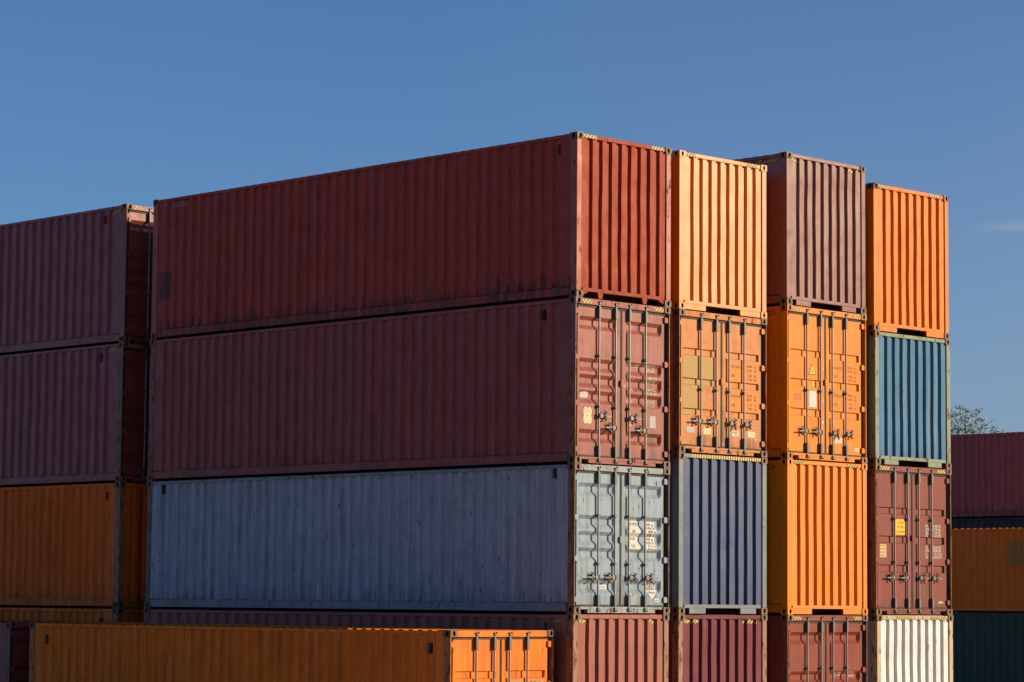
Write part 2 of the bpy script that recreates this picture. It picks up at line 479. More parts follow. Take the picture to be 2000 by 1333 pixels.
COUNT = 0
def container(label, loc, yaw, H, front, body, post=None, side=None, castm=None, group=None, kind='ribbed',
              handles=None, brackets=(), hz=(), hz_panel=False, sill='plates', vents=(), side_hz=(), side_pitch='std',
              seed=1, frame=None, ticks=False, dent=.012, wob=.0035, rail=None):
    global COUNT
    COUNT += 1
    root = bpy.data.objects.new('shipping_container', None); C.objects.link(root)
    root.empty_display_size = .5
    root.location = loc; root.rotation_euler = (0, 0, yaw)
    root['label'] = label; root['category'] = 'shipping container'
    if group: root['group'] = group
    side = side or body; post = post or body; castm = castm or CAST; rail = rail or side
    for ix in (0, 1):
        for iy in (0, 1):
            for iz in (0, 1):
                casting_mesh(ix, iy, iz, H).build('corner_casting', [castm, BLACKISH], root, bevel=.004)  # hole insides coloured dark to carry the shade of the recess
    # posts
    dback = (front != 'door')
    for iy in (0, 1):
        is_door = (front == 'door') if iy == 0 else False
        for ix in (0, 1):
            p = MB()
            if is_door:
                p.box(.002, .030, .006, .165, .1185, H - .1185)
                p.box(.0305, .105, .125, .165, .1185, H - .1185)
            else:
                p.box(.002, .124, .006, .165, .1185, H - .1185)
            if ix == 1: p.v = [(W - x, y, z) for x, y, z in p.v]
            if iy == 1: p.v = [(x, L - y, z) for x, y, z in p.v]
            p.build('corner_post', post, root, bevel=.008)
    # side panels, side rails
    outer, slope, inner = {'std': (.092, .038, .110), 'wide': (.118, .036, .118), 'fine': (.060, .045, .055)}[side_pitch]
    prof = corr_profile(.150, L - .150, outer, slope, inner, .10)
    for ix in (0, 1):
        if ix == 0: put = lambda s, d, z: (.014 + d, s, z)
        else: put = lambda s, d, z: (W - .014 - d, s, z)
        mb = corr_sheet(prof, .196, H - .078, .044, put, seed + ix * 7, .004 if ix == 0 else .002, dent * 1.8, 12, 16)
        sp = mb.build('side_panel', side, root)
        t = MB(); xa, xb_ = (.006, .064) if ix == 0 else (W - .064, W - .006)
        t.box(xa, xb_, .180, L - .180, H - .084, H - .022)
        tr = t.build('top_rail', rail, root, bevel=.006)
        t = MB(); xa, xb_ = (.010, .017) if ix == 0 else (W - .017, W - .010)
        t.box(xa, xb_, .180, L - .180, .038, .176)
        xa, xb_ = (.0175, .06) if ix == 0 else (W - .06, W - .0175)
        t.box(xa, xb_, .180, L - .180, .038, .046); t.box(xa, xb_, .180, L - .180, .168, .1755)
        xa, xb_ = (.0605, .068) if ix == 0 else (W - .068, W - .0605)
        t.box(xa, xb_, .180, L - .180, .1715, .215)
        t.build('bottom_rail', rail, root)
        if ix == 0:
            for (yv, zv) in vents:
                v = MB(); x = .014 + prof_at(prof, yv) * .036
                v.box(-.004, .05, yv - .026, yv + .026, zv - .088, zv + .088)
                v.box(-.010, -.0045, yv - .022, yv + .022, zv - .07, zv + .07)
                v.build('vent', VENT, sp, bevel=.008)
            for (ya, yb, za, zb) in side_hz:
                m = MB(); ys = sorted({ya, yb, *[q[0] for q in prof if ya < q[0] < yb]})
                m.grid([[(.014 + prof_at(prof, y) * .036 - .009, y, z) for y in ys] for z in (za, zb)])
                m.build('hazard_stripe', HZ_Y, sp)
    # roof and floor
    pr = corr_profile(.14, L - .14, .09, .03, .09, .05)
    rows = [[(x, s, H - .028 + (1 - d) * .022) for s, d in pr] for x in (.064, .35, W - .35, W - .064)]
    m = MB(); m.grid(rows); m.box(.163, W - .163, .086, .14, H - .040, H - .010); m.box(.163, W - .163, L - .14, L - .086, H - .040, H - .010)
    m.build('roof', side, root)
    m = MB(); m.box(.061, W - .061, .125, L - .125, .145, .171)
    for i in range(24):
        y = .4 + i * (L - .8) / 23
        m.box(.062, W - .062, y - .022, y + .022, .045, .1445)
    for x in (.70, 1.72): m.box(x, x + .012, .13, L - .13, .002, .0440)
    m.build('floor', BLACKISH, root)
    info = {}
    if front == 'door':
        if handles is None: handles = 'out'
        hzv = info['hz'] = (.585 if H < 2.7 else .54)
        if handles == 'out': hs = [(-1, hzv), (-1, hzv), (1, hzv), (1, hzv)]
        elif handles == 'in': hs = [(1, .848), (-1, .655), (1, .842), (-1, .640)]
        else: hs = [(-1, handles), (-1, handles), (1, handles), (1, handles)]
        info['doors'], info['f'], info['zb'], info['xb'] = make_doors(root, H, kind, body, frame or body, hs, brackets, hz, True)
        make_corr_end(root, H, side, side, seed + 3, 'plates', (), back=True)
    else:
        info['panel'], info['prof'] = make_corr_end(root, H, body, body if rail is side else rail, seed, sill, hz, hz_panel, wob=wob, dent=dent, ticks=ticks)
        make_doors(root, H, 'flat', side, side, None, (), (), back=True)
    info['root'] = root
    return info

# marking helpers on a door leaf
def door_of(info, x): return info['doors'][0 if x < 1.219 else 1]
def put_sheet(info, name, x0, x1, z0, z1, mat, lift=.003, label=None):
    mb = sheet_on(info['f'], x0, x1, z0, z1, info['zb'], info['xb'], lift)
    return mb.build(name, mat, door_of(info, (x0 + x1) / 2), label=label)
def put_words(info, name, items, mat, lift=.006, shear=0.0):
    surf = lambda x, z, l: (x, info['f'](x, z) - l, z)
    for txt, x, z, h, w in items:
        mb = MB()
        if txt is None: mb.grid([[surf(x, q, lift), surf(x + w, q, lift)] for q in (z + h * .25, z + h * .75)])
        else: put_text(mb, txt, x, z, h, surf, w, lift, shear)
        mb.build(name, mat, door_of(info, x))

# ------------------------------------------------------------------ colours
red_top = paint('paint_red', (0.3, 0.046, 0.018), 31, 0.2, 0.45, .2, 0.58, foot=0.3, spec=0.14)
red_top_side = paint('paint_red_scuffed_shaded', (0.3, 0.036, 0.022), 31, 0.28, 0.75, .2, 0.55, foot=1.0, spec=0.26)  # shaded-side copy of the red: shade tint in the base, plus foot scuffs
maroon = paint('paint_maroon', (0.262, 0.076, 0.053), 33, 0.2, 0.7, 0.6, .42, spec=0.22, foot=0.3, stains=((2.06, .14, .15, .72), (.62, .16, .15, .50), (1.22, .10, .15, .45)))
maroon2 = paint('paint_maroon_scuffed_shaded', (0.235, 0.043, 0.036), 34, 0.2, 0.65, .3, 0.42, foot=0.4, spec=0.24)  # long side's shade put into a deeper, more saturated maroon; foot scuffs too
maroon_l = paint('paint_maroon_far_stack', (0.215, 0.044, 0.042), 35, .12, 0.6, .3, 0.4, spec=0.3)
greyblue = paint('paint_grey_blue', (0.225, 0.3, 0.365), 36, 0.3, 0.7, .25, .45, streak=(.12, .10, .07), foot=0.3, spec=0.16, stains=((.47, .08, .02, .60), (1.16, .07, .02, .75), (1.30, .07, .02, .70), (.9, .5, .0, .13)))
greyblue_side = paint('paint_grey_blue_scuffed_shaded', (0.27, 0.325, 0.41), 36, 0.33, 0.6, .25, .5, streak=(.12, .11, .09), foot=0.6, spec=0.2)  # lighter, bluer base paints in the sky-lit shade of this side; scuffs too
rust_post = paint('paint_rusty_post', (.17, .070, .045), 38, .75, .5, .2, .55)
dark_post = paint('paint_maroon_post', (.17, .062, .042), 39, .75, .5, .2, .5)
orange_gloss = paint('paint_orange_glossy', (0.58, 0.17, 0.005), 40, .02, .12, .2, 0.38, spec=0.5)
orange_a = paint('paint_orange', (0.6, 0.162, 0.004), 41, 0.16, 0.5, 0.35, .45, spec=0.2)
orange_b = paint('paint_orange_clean', (0.6, 0.18, 0.003), 42, .02, .12, .12, .38, spec=0.32)
orange_door = paint('paint_orange_door', (0.6, 0.18, 0.004), 43, 0.14, 0.4, 0.3, .42, spec=0.2)
orange_fade = paint('paint_orange_faded', (0.47, 0.165, 0.04), 44, 0.18, 0.6, 0.6, .48, streak=(.22, .13, .05), spec=0.2, foot=0.35, stains=((1.27, .12, .25, .95), (.75, .25, .02, .42), (1.95, .3, .02, .38)))
orange_near = paint('paint_orange_old', (0.72, 0.165, 0.005), 45, 0.26, 0.75, 0.4, .48, streak=(.20, .07, .02), spec=0.14)
orange_near_post = paint('paint_orange_old_post', (.40, .13, .02), 45, .75, .5, .25, .5, streak=(.10, .05, .02), spec=.3)
orange_far = paint('paint_orange_brown', (0.66, 0.128, 0.007), 46, 0.28, 0.75, 0.4, .52, streak=(.16, .06, .02), foot=0.5, spec=0.12)
plum = paint('paint_plum_brown', (0.18, 0.058, 0.045), 47, .05, .25, .3, .34, spec=0.42)
navy = paint('paint_slate_blue', (0.034, 0.056, 0.135), 48, .14, .35, .4, .38, streak=(.14, .15, .17), foot=0.3, spec=0.26)
navy_edge = paint('paint_slate_rail', (0.115, 0.14, 0.165), 49, .35, .4, .3, .5)
wine = paint('paint_wine', (0.135, 0.026, 0.042), 50, 0.28, .4, .3, .5, streak=(.17, .09, .05), spec=0.12, foot=0.35)
brick = paint('paint_brick_red', (0.205, 0.048, 0.029), 51, .06, 0.45, .2, .45, spec=0.15, stains=((.7, .2, .2, 1.0),))
blue4 = paint('paint_steel_blue', (0.045, 0.145, 0.255), 52, 0.24, 0.5, .25, .45, streak=(.20, .26, .26), foot=0.4, spec=0.12)
green_edge = paint('paint_pale_green', (0.14, 0.175, 0.115), 53, 0.55, .45, .3, .55, streak=(.20, .16, .09))
redbrown = paint('paint_red_brown', (0.195, 0.048, 0.034), 54, .10, 0.45, .3, .44, spec=0.15, foot=0.25, stains=((1.22, .08, .16, .55), (1.68, .10, .4, .72)))
white_p = paint('paint_white', (0.56, 0.57, 0.57), 55, 0.32, .3, .2, .5, streak=(.50, .42, .28), foot=0.2)
white_edge = paint('paint_white_rusty', (0.4, 0.31, 0.19), 56, .62, .5, .3, .55, streak=(.30, .17, .06))
dgreen = paint('paint_dark_green', (0.009, 0.058, 0.04), 57, .05, .3, .2, .45, spec=.3)
dblue = paint('paint_dark_blue', (0.006, 0.009, 0.026), 58, .1, .3, .2, .45, spec=.3)
brownm = paint('paint_far_maroon', (0.33, 0.07, 0.066), 59, .12, 0.6, .3, .5, foot=1.0, spec=0.34)
rust_pale = paint('paint_rusty_frame', (.24, .11, .06), 60, .72, .5, .3, .55)

maroon_frame = paint('paint_maroon_frame', (.262, .076, .053), 84, .50, .6, .5, .5, spec=.2)
grey_frame = paint('paint_grey_frame', (.235, .280, .300), 85, .62, .7, .4, .5, streak=(.20, .13, .06), spec=.2)
orange_frame = paint('paint_orange_frame', (.47, .160, .040), 86, .46, .6, .5, .5, spec=.2)
G1 = 'shipping containers stacked four high in the front row'
# stack frames solved from the photograph: x, y, yaw
ST = {'c1': (0, 0, 0), 'c2': (2.685, .005, .0018), 'c3': (5.540, -.135, .0191), 'c4': (8.106, -.199, .0058),
      'b': (-.086, 12.989, 0), 'f': (-2.619, .297, -.0035)}
JIT = {('c1', 0): (-.007, .006), ('c1', 3): (.010, -.005), ('b', 3): (.0115, -.007), ('c4', 0): (.010, -.013), ('c4', 3): (-.010, .014), ('c3', 3): (-.004, .005), ('c2', 3): (-.005, .0)}
def place(s, l, z):
    x, y, a = ST[s]; dx, dy = JIT.get((s, l), (0, 0))
    return dict(loc=(x + dx, y + dy, z), yaw=a)

Z1 = HC
hzA = ((.175, .42), (2.02, 2.262))
# ---- stack one (nearest corner)
container('red-brown container at the base of the near stack, under the pale blue-grey doors', **place('c1', 0, 0), H=HC, front='corr',
          body=maroon, side=maroon, post=rust_pale, group=G1, hz=((.165, .39), (1.93, 2.10)), hz_panel=True, sill='plates',
          vents=((.68, 2.66),), side_hz=((.20, .51, 2.745, 2.80),), side_pitch='wide', seed=2)
i11 = container('blue-grey container with pale doors, white weight stickers and a striped diamond placard', **place('c1', 1, Z1), H=STD, front='door',
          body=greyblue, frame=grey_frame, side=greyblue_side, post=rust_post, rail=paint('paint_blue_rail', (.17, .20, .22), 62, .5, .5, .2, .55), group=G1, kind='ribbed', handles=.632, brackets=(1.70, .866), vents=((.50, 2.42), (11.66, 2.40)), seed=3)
i12 = container('maroon container whose doors carry white slanted weight lettering and a cream plate', **place('c1', 2, Z1 + STD), H=HC, front='door',
          body=maroon, frame=maroon_frame, side=maroon2, post=dark_post, group=G1, kind='ribbed', handles='in', brackets=(1.90, 1.01), hz=hzA, vents=((.81, 2.62), ), seed=4)
i13 = container('bright red container on top of the near stack, dark scuffs along its side foot', **place('c1', 3, Z1 + STD + HC), H=HC, front='corr',
          body=red_top, side=red_top_side, post=paint('paint_red_post', (.30, .062, .034), 63, .5, .5, .3, .5), group=G1, hz=((.18, .50), (1.93, 2.26)), sill='tabs', vents=((.45, 2.62),), seed=5, wob=.006,
          castm=CAST)
# ---- stack two
container('wine purple container with rust-flaked posts below the slate blue one', **place('c2', 0, 0), H=HC, front='corr', body=wine, side=wine, post=rust_pale, group=G1,
          hz=((.165, .62), (1.82, 2.17)), hz_panel=True, seed=6)
container('slate blue container with a full row of yellow ticks along its top rail', **place('c2', 1, Z1), H=HC, front='corr', body=navy, side=navy, post=navy_edge, rail=navy_edge, group=G1,
          hz=((.36, 2.27),), ticks=True, sill='short_plates', seed=7, dent=.014)
i22 = container('faded orange container with beige patches painted over its left door', **place('c2', 2, Z1 + HC), H=STD, front='door', body=orange_fade, frame=orange_frame, side=orange_fade, post=rust_post, group=G1,
          kind='flat', handles='out', brackets=(1.166,), seed=8)
container('glossy pale orange container on top of the second stack, beside the bright red one', **place('c2', 3, Z1 + HC + STD), H=HC, front='corr', body=orange_gloss, side=orange_gloss, castm=orange_gloss, group=G1,
          hz=((.20, .45), (1.88, 2.16)), seed=9, dent=.006, wob=.003)
# ---- stack three
i30 = container('brick red container with ribbed doors directly below the vivid orange ribbed end', **place('c3', 0, 0), H=HC, front='door', body=brick, side=brick, post=dark_post, group=G1,
          kind='ribbed', handles='in', brackets=(1.90, 1.01), hz=hzA, seed=10)
container('vivid orange container with clean ribbed end, below the orange doors with the yellow triangle', **place('c3', 1, HC), H=HC, front='corr', body=orange_b, side=orange_b, castm=orange_b, group=G1,
          hz=((.20, .50), (1.82, 2.16)), side_hz=((.30, .72, 2.72, 2.79),), seed=11, dent=.006, wob=.003)
i32 = container('orange container with a yellow warning triangle and a white placard on its doors', **place('c3', 2, 2 * HC), H=HC, front='door', body=orange_door, side=orange_door, castm=paint('paint_orange_casting', (.30, .10, .025), 65, .5, .4, .2, .5), group=G1,
          kind='flat', handles='out', brackets=(1.32,), hz=hzA, side_hz=((.30, .72, 2.72, 2.79),), seed=12)
container('plum brown container on top of the third stack, the highest one in the row', **place('c3', 3, 3 * HC), H=HC, front='corr', body=plum, side=plum, group=G1,
          hz=((.165, .41), (1.90, 2.16)), hz_panel=True, sill='short_plates', side_hz=((.22, .75, 2.72, 2.79),), seed=13, dent=.010, wob=.004)
# ---- stack four
container('white container spotted with rust at the base of the fourth stack', **place('c4', 0, 0), H=HC, front='corr', body=white_p, side=white_p, post=white_edge, rail=white_edge, group=G1,
          hz=((.62, 1.10), (1.70, 2.22)), seed=14)
i41 = container('red-brown container with a yellow height caution sign on its left door', **place('c4', 1, HC), H=HC, front='door', body=redbrown, side=redbrown, post=rust_post, group=G1,
          kind='flat', handles=.722, brackets=(1.86, 1.025), hz=((.17, .44), (1.98, 2.25)), seed=15)
container('steel blue container with pale green corner posts', **place('c4', 2, 2 * HC), H=STD, front='corr', body=blue4, side=blue4, post=green_edge, rail=green_edge, group=G1, sill='short_plates', seed=16, dent=.014)
container('orange container on top of the fourth stack, above the steel blue one', **place('c4', 3, 2 * HC + STD), H=HC, front='corr', body=orange_a, side=orange_a, castm=rust_post, group=G1,
          hz=((.18, .42), (1.80, 2.16)), seed=17, dent=.009, wob=.005)
# ---- stack behind, to the left
G2 = 'shipping containers stacked four high behind the front row'
container('brown orange container at the base of the rear stack, above the front orange container', **place('b', 0, 0), H=HC, front='corr', body=orange_far, side=orange_far, post=dark_post, group=G2,
          vents=((.60, 2.60),), side_hz=((.22, .60, 2.745, 2.80),), seed=18)
container('dull orange container in the rear stack, under the two maroon ones', **place('b', 1, Z1), H=STD, front='corr', body=orange_far, side=orange_far, post=rust_pale, group=G2,
          vents=((.45, 2.30),), seed=19)
ib2 = container('maroon container second from the top of the rear stack, above the dull orange one', **place('b', 2, Z1 + STD), H=HC, front='door', body=maroon_l, side=maroon_l, post=dark_post, group=G2,
          kind='ribbed', handles='in', brackets=(1.90, 1.01), hz=hzA, vents=((.78, 2.62),), side_hz=((.20, .55, 2.72, 2.79),), side_pitch='wide', seed=20)
ib3 = container('maroon container on top of the rear stack, a strip of sun on its door tops', **place('b', 3, Z1 + STD + HC), H=HC, front='door', body=maroon_l, side=maroon_l, post=maroon_l, group=G2,
          kind='ribbed', handles='in', brackets=(1.90, 1.01), hz=hzA, vents=((.76, 2.62),), side_hz=((.20, .55, 2.72, 2.79),), side_pitch='wide', seed=21)
for l, (z, h, m_, nm) in enumerate(((0, HC, orange_far, 'base'), (Z1, STD, maroon_l, 'second'), (Z1 + STD, HC, dgreen, 'third'), (Z1 + STD + HC, HC, maroon_l, 'top'))):  # unseen stack, added to block light entering the gap from the right
    container('unseen container at the %s of a stack added to shade the rear gap' % {'base': 'foot', 'second': 'second level', 'third': 'third level', 'top': 'top'}[nm], loc=(2.62, 13.0, z), yaw=0, H=h, front='corr', body=m_, side=m_, group=G2, seed=40 + l)
# ---- single low row in front
G3 = 'shipping containers standing single in front of the stacks'
iff = container('old orange container standing single in front of the tall stacks, its doors lit', **place('f', 0, .026), H=STD, front='door', body=orange_near, side=orange_near, post=orange_near_post, group=G3,
          kind='flat', handles='out', brackets=(1.166,), vents=((.51, 2.28), (11.60, 2.26)), seed=22)
container('dark maroon container at the far end of the front orange one', loc=(-2.66, 13.03, .02), yaw=0, H=STD, front='door', body=maroon_l, side=maroon_l, post=dark_post, group=G3,
          kind='ribbed', handles='out', brackets=(1.70, .866), seed=23)
# ---- far rows, right
G4 = 'shipping containers in the far rows on the right'
container('dark green container under the far orange one', loc=(36.0, 8.2, 0), yaw=0, H=HC, front='corr', body=dgreen, side=dgreen, group=G4, seed=24)
ifo = container('far orange container with a mustard patch on its long side', loc=(36.0, 8.2, HC), yaw=0, H=STD, front='corr', body=orange_a, side=orange_a, group=G4, seed=25)
RZ = .31
container('container at the foot of the farthest stack, hidden behind the dark green one', loc=(43.5, 15.5, RZ), yaw=0, H=HC, front='corr', body=dgreen, side=dblue, group=G4, seed=26)
container('dark blue container showing as a narrow band between far red and far orange', loc=(43.5, 15.5, RZ + HC), yaw=0, H=HC, front='corr', body=dblue, side=dblue, group=G4, seed=27)
container('far maroon container with black scuffs along its foot, tree tops rising behind it', loc=(43.5, 15.5, RZ + 2 * HC), yaw=0, H=HC, front='corr', body=brownm, side=brownm, group=G4, seed=28)

# ------------------------------------------------------------------ markings on the doors
white_ink = decal('white_ink', (.62, .60, .55), .3, 71, (.35, .2, .15))
slate_ink = decal('slate_ink', (.16, .10, .085), .2, 72, (.4, .18, .05))
brown_ink = decal('brown_ink', (.26, .075, .03), .25, 73, (.5, .2, .04))
dark_ink = decal('dark_ink', (.055, .05, .05), .2, 74, (.3, .25, .2))
whitef = decal('white_film', (.52, .51, .48), .22, 75, (.45, .40, .30))
cream = decal('cream_plate', (.55, .46, .28), .35, 76, (.40, .24, .08))
pgrey = decal('grey_placard', (.34, .335, .33), .3, 77, (.25, .2, .15))
yellow = decal('yellow_sign', (.60, .39, .006), .15, 78, (.55, .35, .02))
beige = decal('beige_patch', (.36, .215, .065), .4, 79, (.30, .18, .06), .55)
bright_or = decal('orange_patch', (.56, .165, .004), .2, 80, (.45, .16, .03), .45)

# maroon, near stack
it = [('MAX.', 1.395, 1.762, .058, .135), ('GROSS', 1.575, 1.758, .058, .155), ('32,500 KGS', 1.845, 1.768, .060, .285), ('71,650 LBS', 1.845, 1.699, .058, .270),
      ('TARE', 1.475, 1.535, .058, .085), ('3,860 KGS', 1.895, 1.556, .060, .245), ('8,510 LBS', 1.885, 1.488, .058, .235),
      ('NET', 1.465, 1.330, .056, .075), ('28,640 KGS', 1.845, 1.352, .058, .29), ('63,140 LBS', 1.845, 1.282, .058, .29),
      ('CU.CAP.', 1.40, 1.118, .055, .165), ('76.4 CU.M.', 1.875, 1.142, .058, .255), ('2,700 CU.FT.', 1.85, 1.068, .058, .30)]
put_words(i12, 'weight_marking', it, white_ink)
put_sheet(i12, 'data_plate', .266, .470, .700, .985, cream)
m = MB()
for x in (.272, .368, .464):
    for z in (.708, .842, .977): m.box(x - .007, x + .007, LEAF_Y - .010, LEAF_Y - .0035, z - .007, z + .007)
m.build('plate_rivets', GALVD, i12['doors'][0])
put_words(i12, 'small_print', [(None, .29, .935, .018, .15), (None, .30, .90, .018, .13)], decal('tan_ink', (.36, .29, .17)), .006)
m = MB()
pts = []
for k in range(20):
    a = 2 * math.pi * k / 20
    ca, sa = math.cos(a), math.sin(a)
    pts.append((.316 + .110 * math.copysign(abs(ca) ** .5, ca), 1.205 + .052 * math.copysign(abs(sa) ** .5, sa)))
m.add([(x, i12['f'](x, z) - .004, z) for x, z in pts], [tuple(range(20))])
m.build('oval_sticker', whitef, i12['doors'][0])
put_words(i12, 'small_print', [(None, .245, 1.218, .022, .14), (None, .26, 1.182, .016, .11)], dark_ink, .006)
put_sheet(i12, 'placard', 1.957, 2.115, .700, .915, pgrey)
put_sheet(i12, 'small_sticker', 1.452, 1.488, .712, .752, decal('lime', (.45, .55, .10)))
put_sheet(i12, 'small_sticker', 1.268, 1.302, 1.385, 1.435, decal('mint', (.45, .60, .50)))

for xx in (.548, .968):
    put_sheet(i12, 'red_strip', xx, xx + .016, 1.93, 2.40, decal('red_tape', (.35, .02, .02)), .003)
m = MB(); put_text(m, '7', 0, 2.33, .10, lambda a, z, l: (.014 - .006 + prof_at(corr_profile(.150, L - .150, .092, .038, .110, .10), .86) * .044, .88 - a, z), .05)
m.build('side_number', dark_ink, [c for c in iff['root'].children if c.name.startswith('side_panel')][0])
for inf, x, z, cc in ((i12, 1.50, .10, (.45, .03, .01)), (i22, 1.53, .50, (.40, .02, .01)), (i32, 1.53, .46, (.40, .02, .01)), (i41, 1.52, .64, (.40, .02, .01)), (i11, 1.58, .58, (.01, .10, .45))):
    m = MB(); m.tube((x, -.02, z - .03), (x, -.015, z + .03), .016, n=8); m.build('bolt_seal', decal('seal_%.2f' % cc[0], cc, .1), door_of(inf, x))
# pale blue-grey, near stack
a = put_sheet(i11, 'weight_sticker', 1.452, 1.722, 1.124, 1.640, whitef, .003)
b = put_sheet(i11, 'weight_sticker', 1.880, 2.148, 1.110, 1.622, whitef, .003)
put_words(i11, 'weight_marking', [('MAX.GROSS', 1.470, 1.555, .054, .225), ('TARE', 1.505, 1.425, .054, .095), ('PAYLOAD', 1.465, 1.295, .052, .185), ('CUBE', 1.500, 1.165, .052, .095)], dark_ink)
put_words(i11, 'weight_marking', [('32500', 1.895, 1.553, .050, .145), ('kg', 2.075, 1.553, .050, .045), ('71650', 1.895, 1.490, .048, .145), ('lb', 2.080, 1.490, .048, .035),
      ('3800', 1.925, 1.425, .048, .125), ('kg', 2.085, 1.425, .048, .045), ('8380', 1.925, 1.362, .048, .125), ('lb', 2.090, 1.362, .048, .035),
      ('28700', 1.895, 1.292, .048, .145), ('kg', 2.070, 1.292, .048, .045), ('63270', 1.895, 1.232, .046, .145), ('lb', 2.075, 1.232, .046, .035),
      ('67.2', 1.935, 1.176, .044, .095), ('cu.m', 2.065, 1.176, .040, .070), ('2373', 1.925, 1.122, .042, .110), ('cu.ft', 2.065, 1.122, .040, .070)], dark_ink)
# diamond placard: white diamond, black bars on its upper half
fz = i11['f']; cx, cz, hr = 2.035, .415, .155
m = MB()
zz = sorted({cz - hr, cz, cz + hr, *[cz - hr + i * hr / 8 for i in range(17)]})
m.grid([[(cx + s * max(.001, hr - abs(z - cz)), fz(cx, z) - .004, z) for s in (-1, 0, 1)] for z in zz])
pl = m.build('diamond_placard', whitef, i11['doors'][1])
m = MB()
for k in range(-3, 4):
    x0, x1 = cx + k * .043 - .011, cx + k * .043 + .011
    top = cz + hr - max(abs(x0 - cx), abs(x1 - cx)) - .008
    if top <= cz + .01: continue
    zs_ = [cz + .004 + (top - cz - .004) * i / 5 for i in range(6)]
    m.grid([[(x0, fz(cx, z) - .007, z), (x1, fz(cx, z) - .007, z)] for z in zs_])
zg = [(-.10, -.035), (-.07, -.015), (-.06, -.055), (-.03, -.02), (-.02, -.06), (.0, -.03), (.02, -.065), (.04, -.03), (.06, -.06), (.085, -.025)]
for p, q in zip(zg, zg[1:]):
    m.add([(cx + p[0] - .005, fz(cx, cz + p[1]) - .007, cz + p[1]), (cx + p[0] + .005, fz(cx, cz + p[1]) - .007, cz + p[1]), (cx + q[0] + .005, fz(cx, cz + q[1]) - .007, cz + q[1]), (cx + q[0] - .005, fz(cx, cz + q[1]) - .007, cz + q[1])], [(0, 1, 2, 3)])
m.build('placard_print', dark_ink, i11['doors'][1])
put_sheet(i11, 'small_plate', .690, .925, .425, .500, whitef)
put_words(i11, 'small_print', [(None, .745, .468, .014, .12), (None, .71, .440, .016, .19)], dark_ink, .006)
put_sheet(i11, 'small_plate', 2.100, 2.215, .213, .270, whitef)
put_words(i11, 'small_print', [(None, 2.115, .228, .024, .085)], dark_ink, .006)

# faded orange
put_sheet(i22, 'paint_patch', .150, 1.030, 1.380, 1.766, beige, .002)
put_sheet(i22, 'paint_patch', .150, 1.000, 1.225, 1.379, beige, .002)
put_sheet(i22, 'paint_patch', .150, .560, .700, 1.224, beige, .002)
put_sheet(i22, 'paint_patch', 1.455, 2.262, 1.372, 1.745, bright_or, .002)
put_sheet(i22, 'paint_patch', 1.455, 2.262, .820, 1.205, bright_or, .002)
put_words(i22, 'weight_marking', [('MAX.GROSS', 1.480, 1.617, .058, .275), ('TARE', 1.480, 1.452, .058, .115), ('MAX.PAYLOAD', 1.480, 1.075, .058, .290), ('CUBE', 1.480, .905, .058, .115)], slate_ink, .005)
put_words(i22, 'weight_marking', [('30480', 1.920, 1.645, .054, .155), ('kg', 2.135, 1.645, .054, .055), ('67200', 1.920, 1.570, .054, .155), ('lbs', 2.135, 1.570, .054, .065),
      ('3780', 1.952, 1.475, .054, .125), ('kg', 2.135, 1.475, .054, .055), ('8330', 1.952, 1.402, .054, .125), ('lbs', 2.135, 1.402, .054, .065),
      ('26700', 1.920, 1.100, .054, .155), ('kg', 2.140, 1.100, .054, .055), ('58870', 1.920, 1.030, .054, .155), ('lbs', 2.140, 1.030, .054, .065),
      ('67.7', 1.975, .930, .054, .105), ('m3', 2.140, .930, .050, .050), ('2390', 1.952, .860, .054, .130), ('cuft', 2.135, .860, .050, .080)], slate_ink, .005)
put_sheet(i22, 'small_plate', .262, .478, .372, .478, pgrey)
put_sheet(i22, 'data_plate', .720, .932, .360, .470, cream)
put_sheet(i22, 'small_plate', 1.512, 1.705, .358, .458, decal('ivory', (.46, .45, .38)))
put_words(i22, 'small_print', [('ACEP-D', 1.535, .412, .030, .145), ('9.1', 1.59, .370, .028, .06)], dark_ink, .006)
put_sheet(i22, 'data_plate', 1.952, 2.165, .358, .465, cream)
put_sheet(i22, 'small_sticker', 2.170, 2.205, .300, .335, decal('lime', (.45, .55, .10)))

# orange with triangle
m = MB(); f3 = i32['f']
tri = [(.700, 1.612), (.948, 1.622), (.818, 1.842)]
m.add([(x, f3(x, z) - .003, z) for x, z in tri], [(0, 1, 2)])
wt = m.build('warning_triangle', decal('triangle_edge', (.06, .045, .03)), i32['doors'][0])
g = (sum(p[0] for p in tri) / 3, sum(p[1] for p in tri) / 3)
m = MB(); m.add([(g[0] + (x - g[0]) * .80, f3(x, z) - .005, g[1] + (z - g[1]) * .80) for x, z in tri], [(0, 1, 2)])
m.build('triangle_face', yellow, i32['doors'][0])
put_words(i32, 'small_print', [('HIGH', .785, 1.685, .018, .065), ('9\'6"', .785, 1.655, .018, .065)], dark_ink, .007)
put_sheet(i32, 'small_sticker', .862, .938, 1.410, 1.505, yellow)
put_sheet(i32, 'placard', .728, .945, 1.008, 1.312, whitef)
put_words(i32, 'small_print', [(None, .79, 1.235, .02, .10), (None, .765, 1.175, .016, .13), (None, .76, 1.13, .015, .14), (None, .765, 1.085, .015, .12), (None, .79, 1.045, .016, .08)], decal('grey_ink', (.40, .38, .34)), .006)
m = MB(); x0, x1, z0, z1 = .282, .485, 1.118, 1.245
for q in ((x0, x1, z1 - .008, z1), (x0, x1, z0, z0 + .008), (x0, x0 + .008, z0 + .008, z1 - .008), (x1 - .008, x1, z0 + .008, z1 - .008)):
    m.grid([[(q[0], LEAF_Y - .003, z), (q[1], LEAF_Y - .003, z)] for z in (q[2], q[3])])
surf3 = lambda x, z, l: (x, f3(x, z) - l, z)
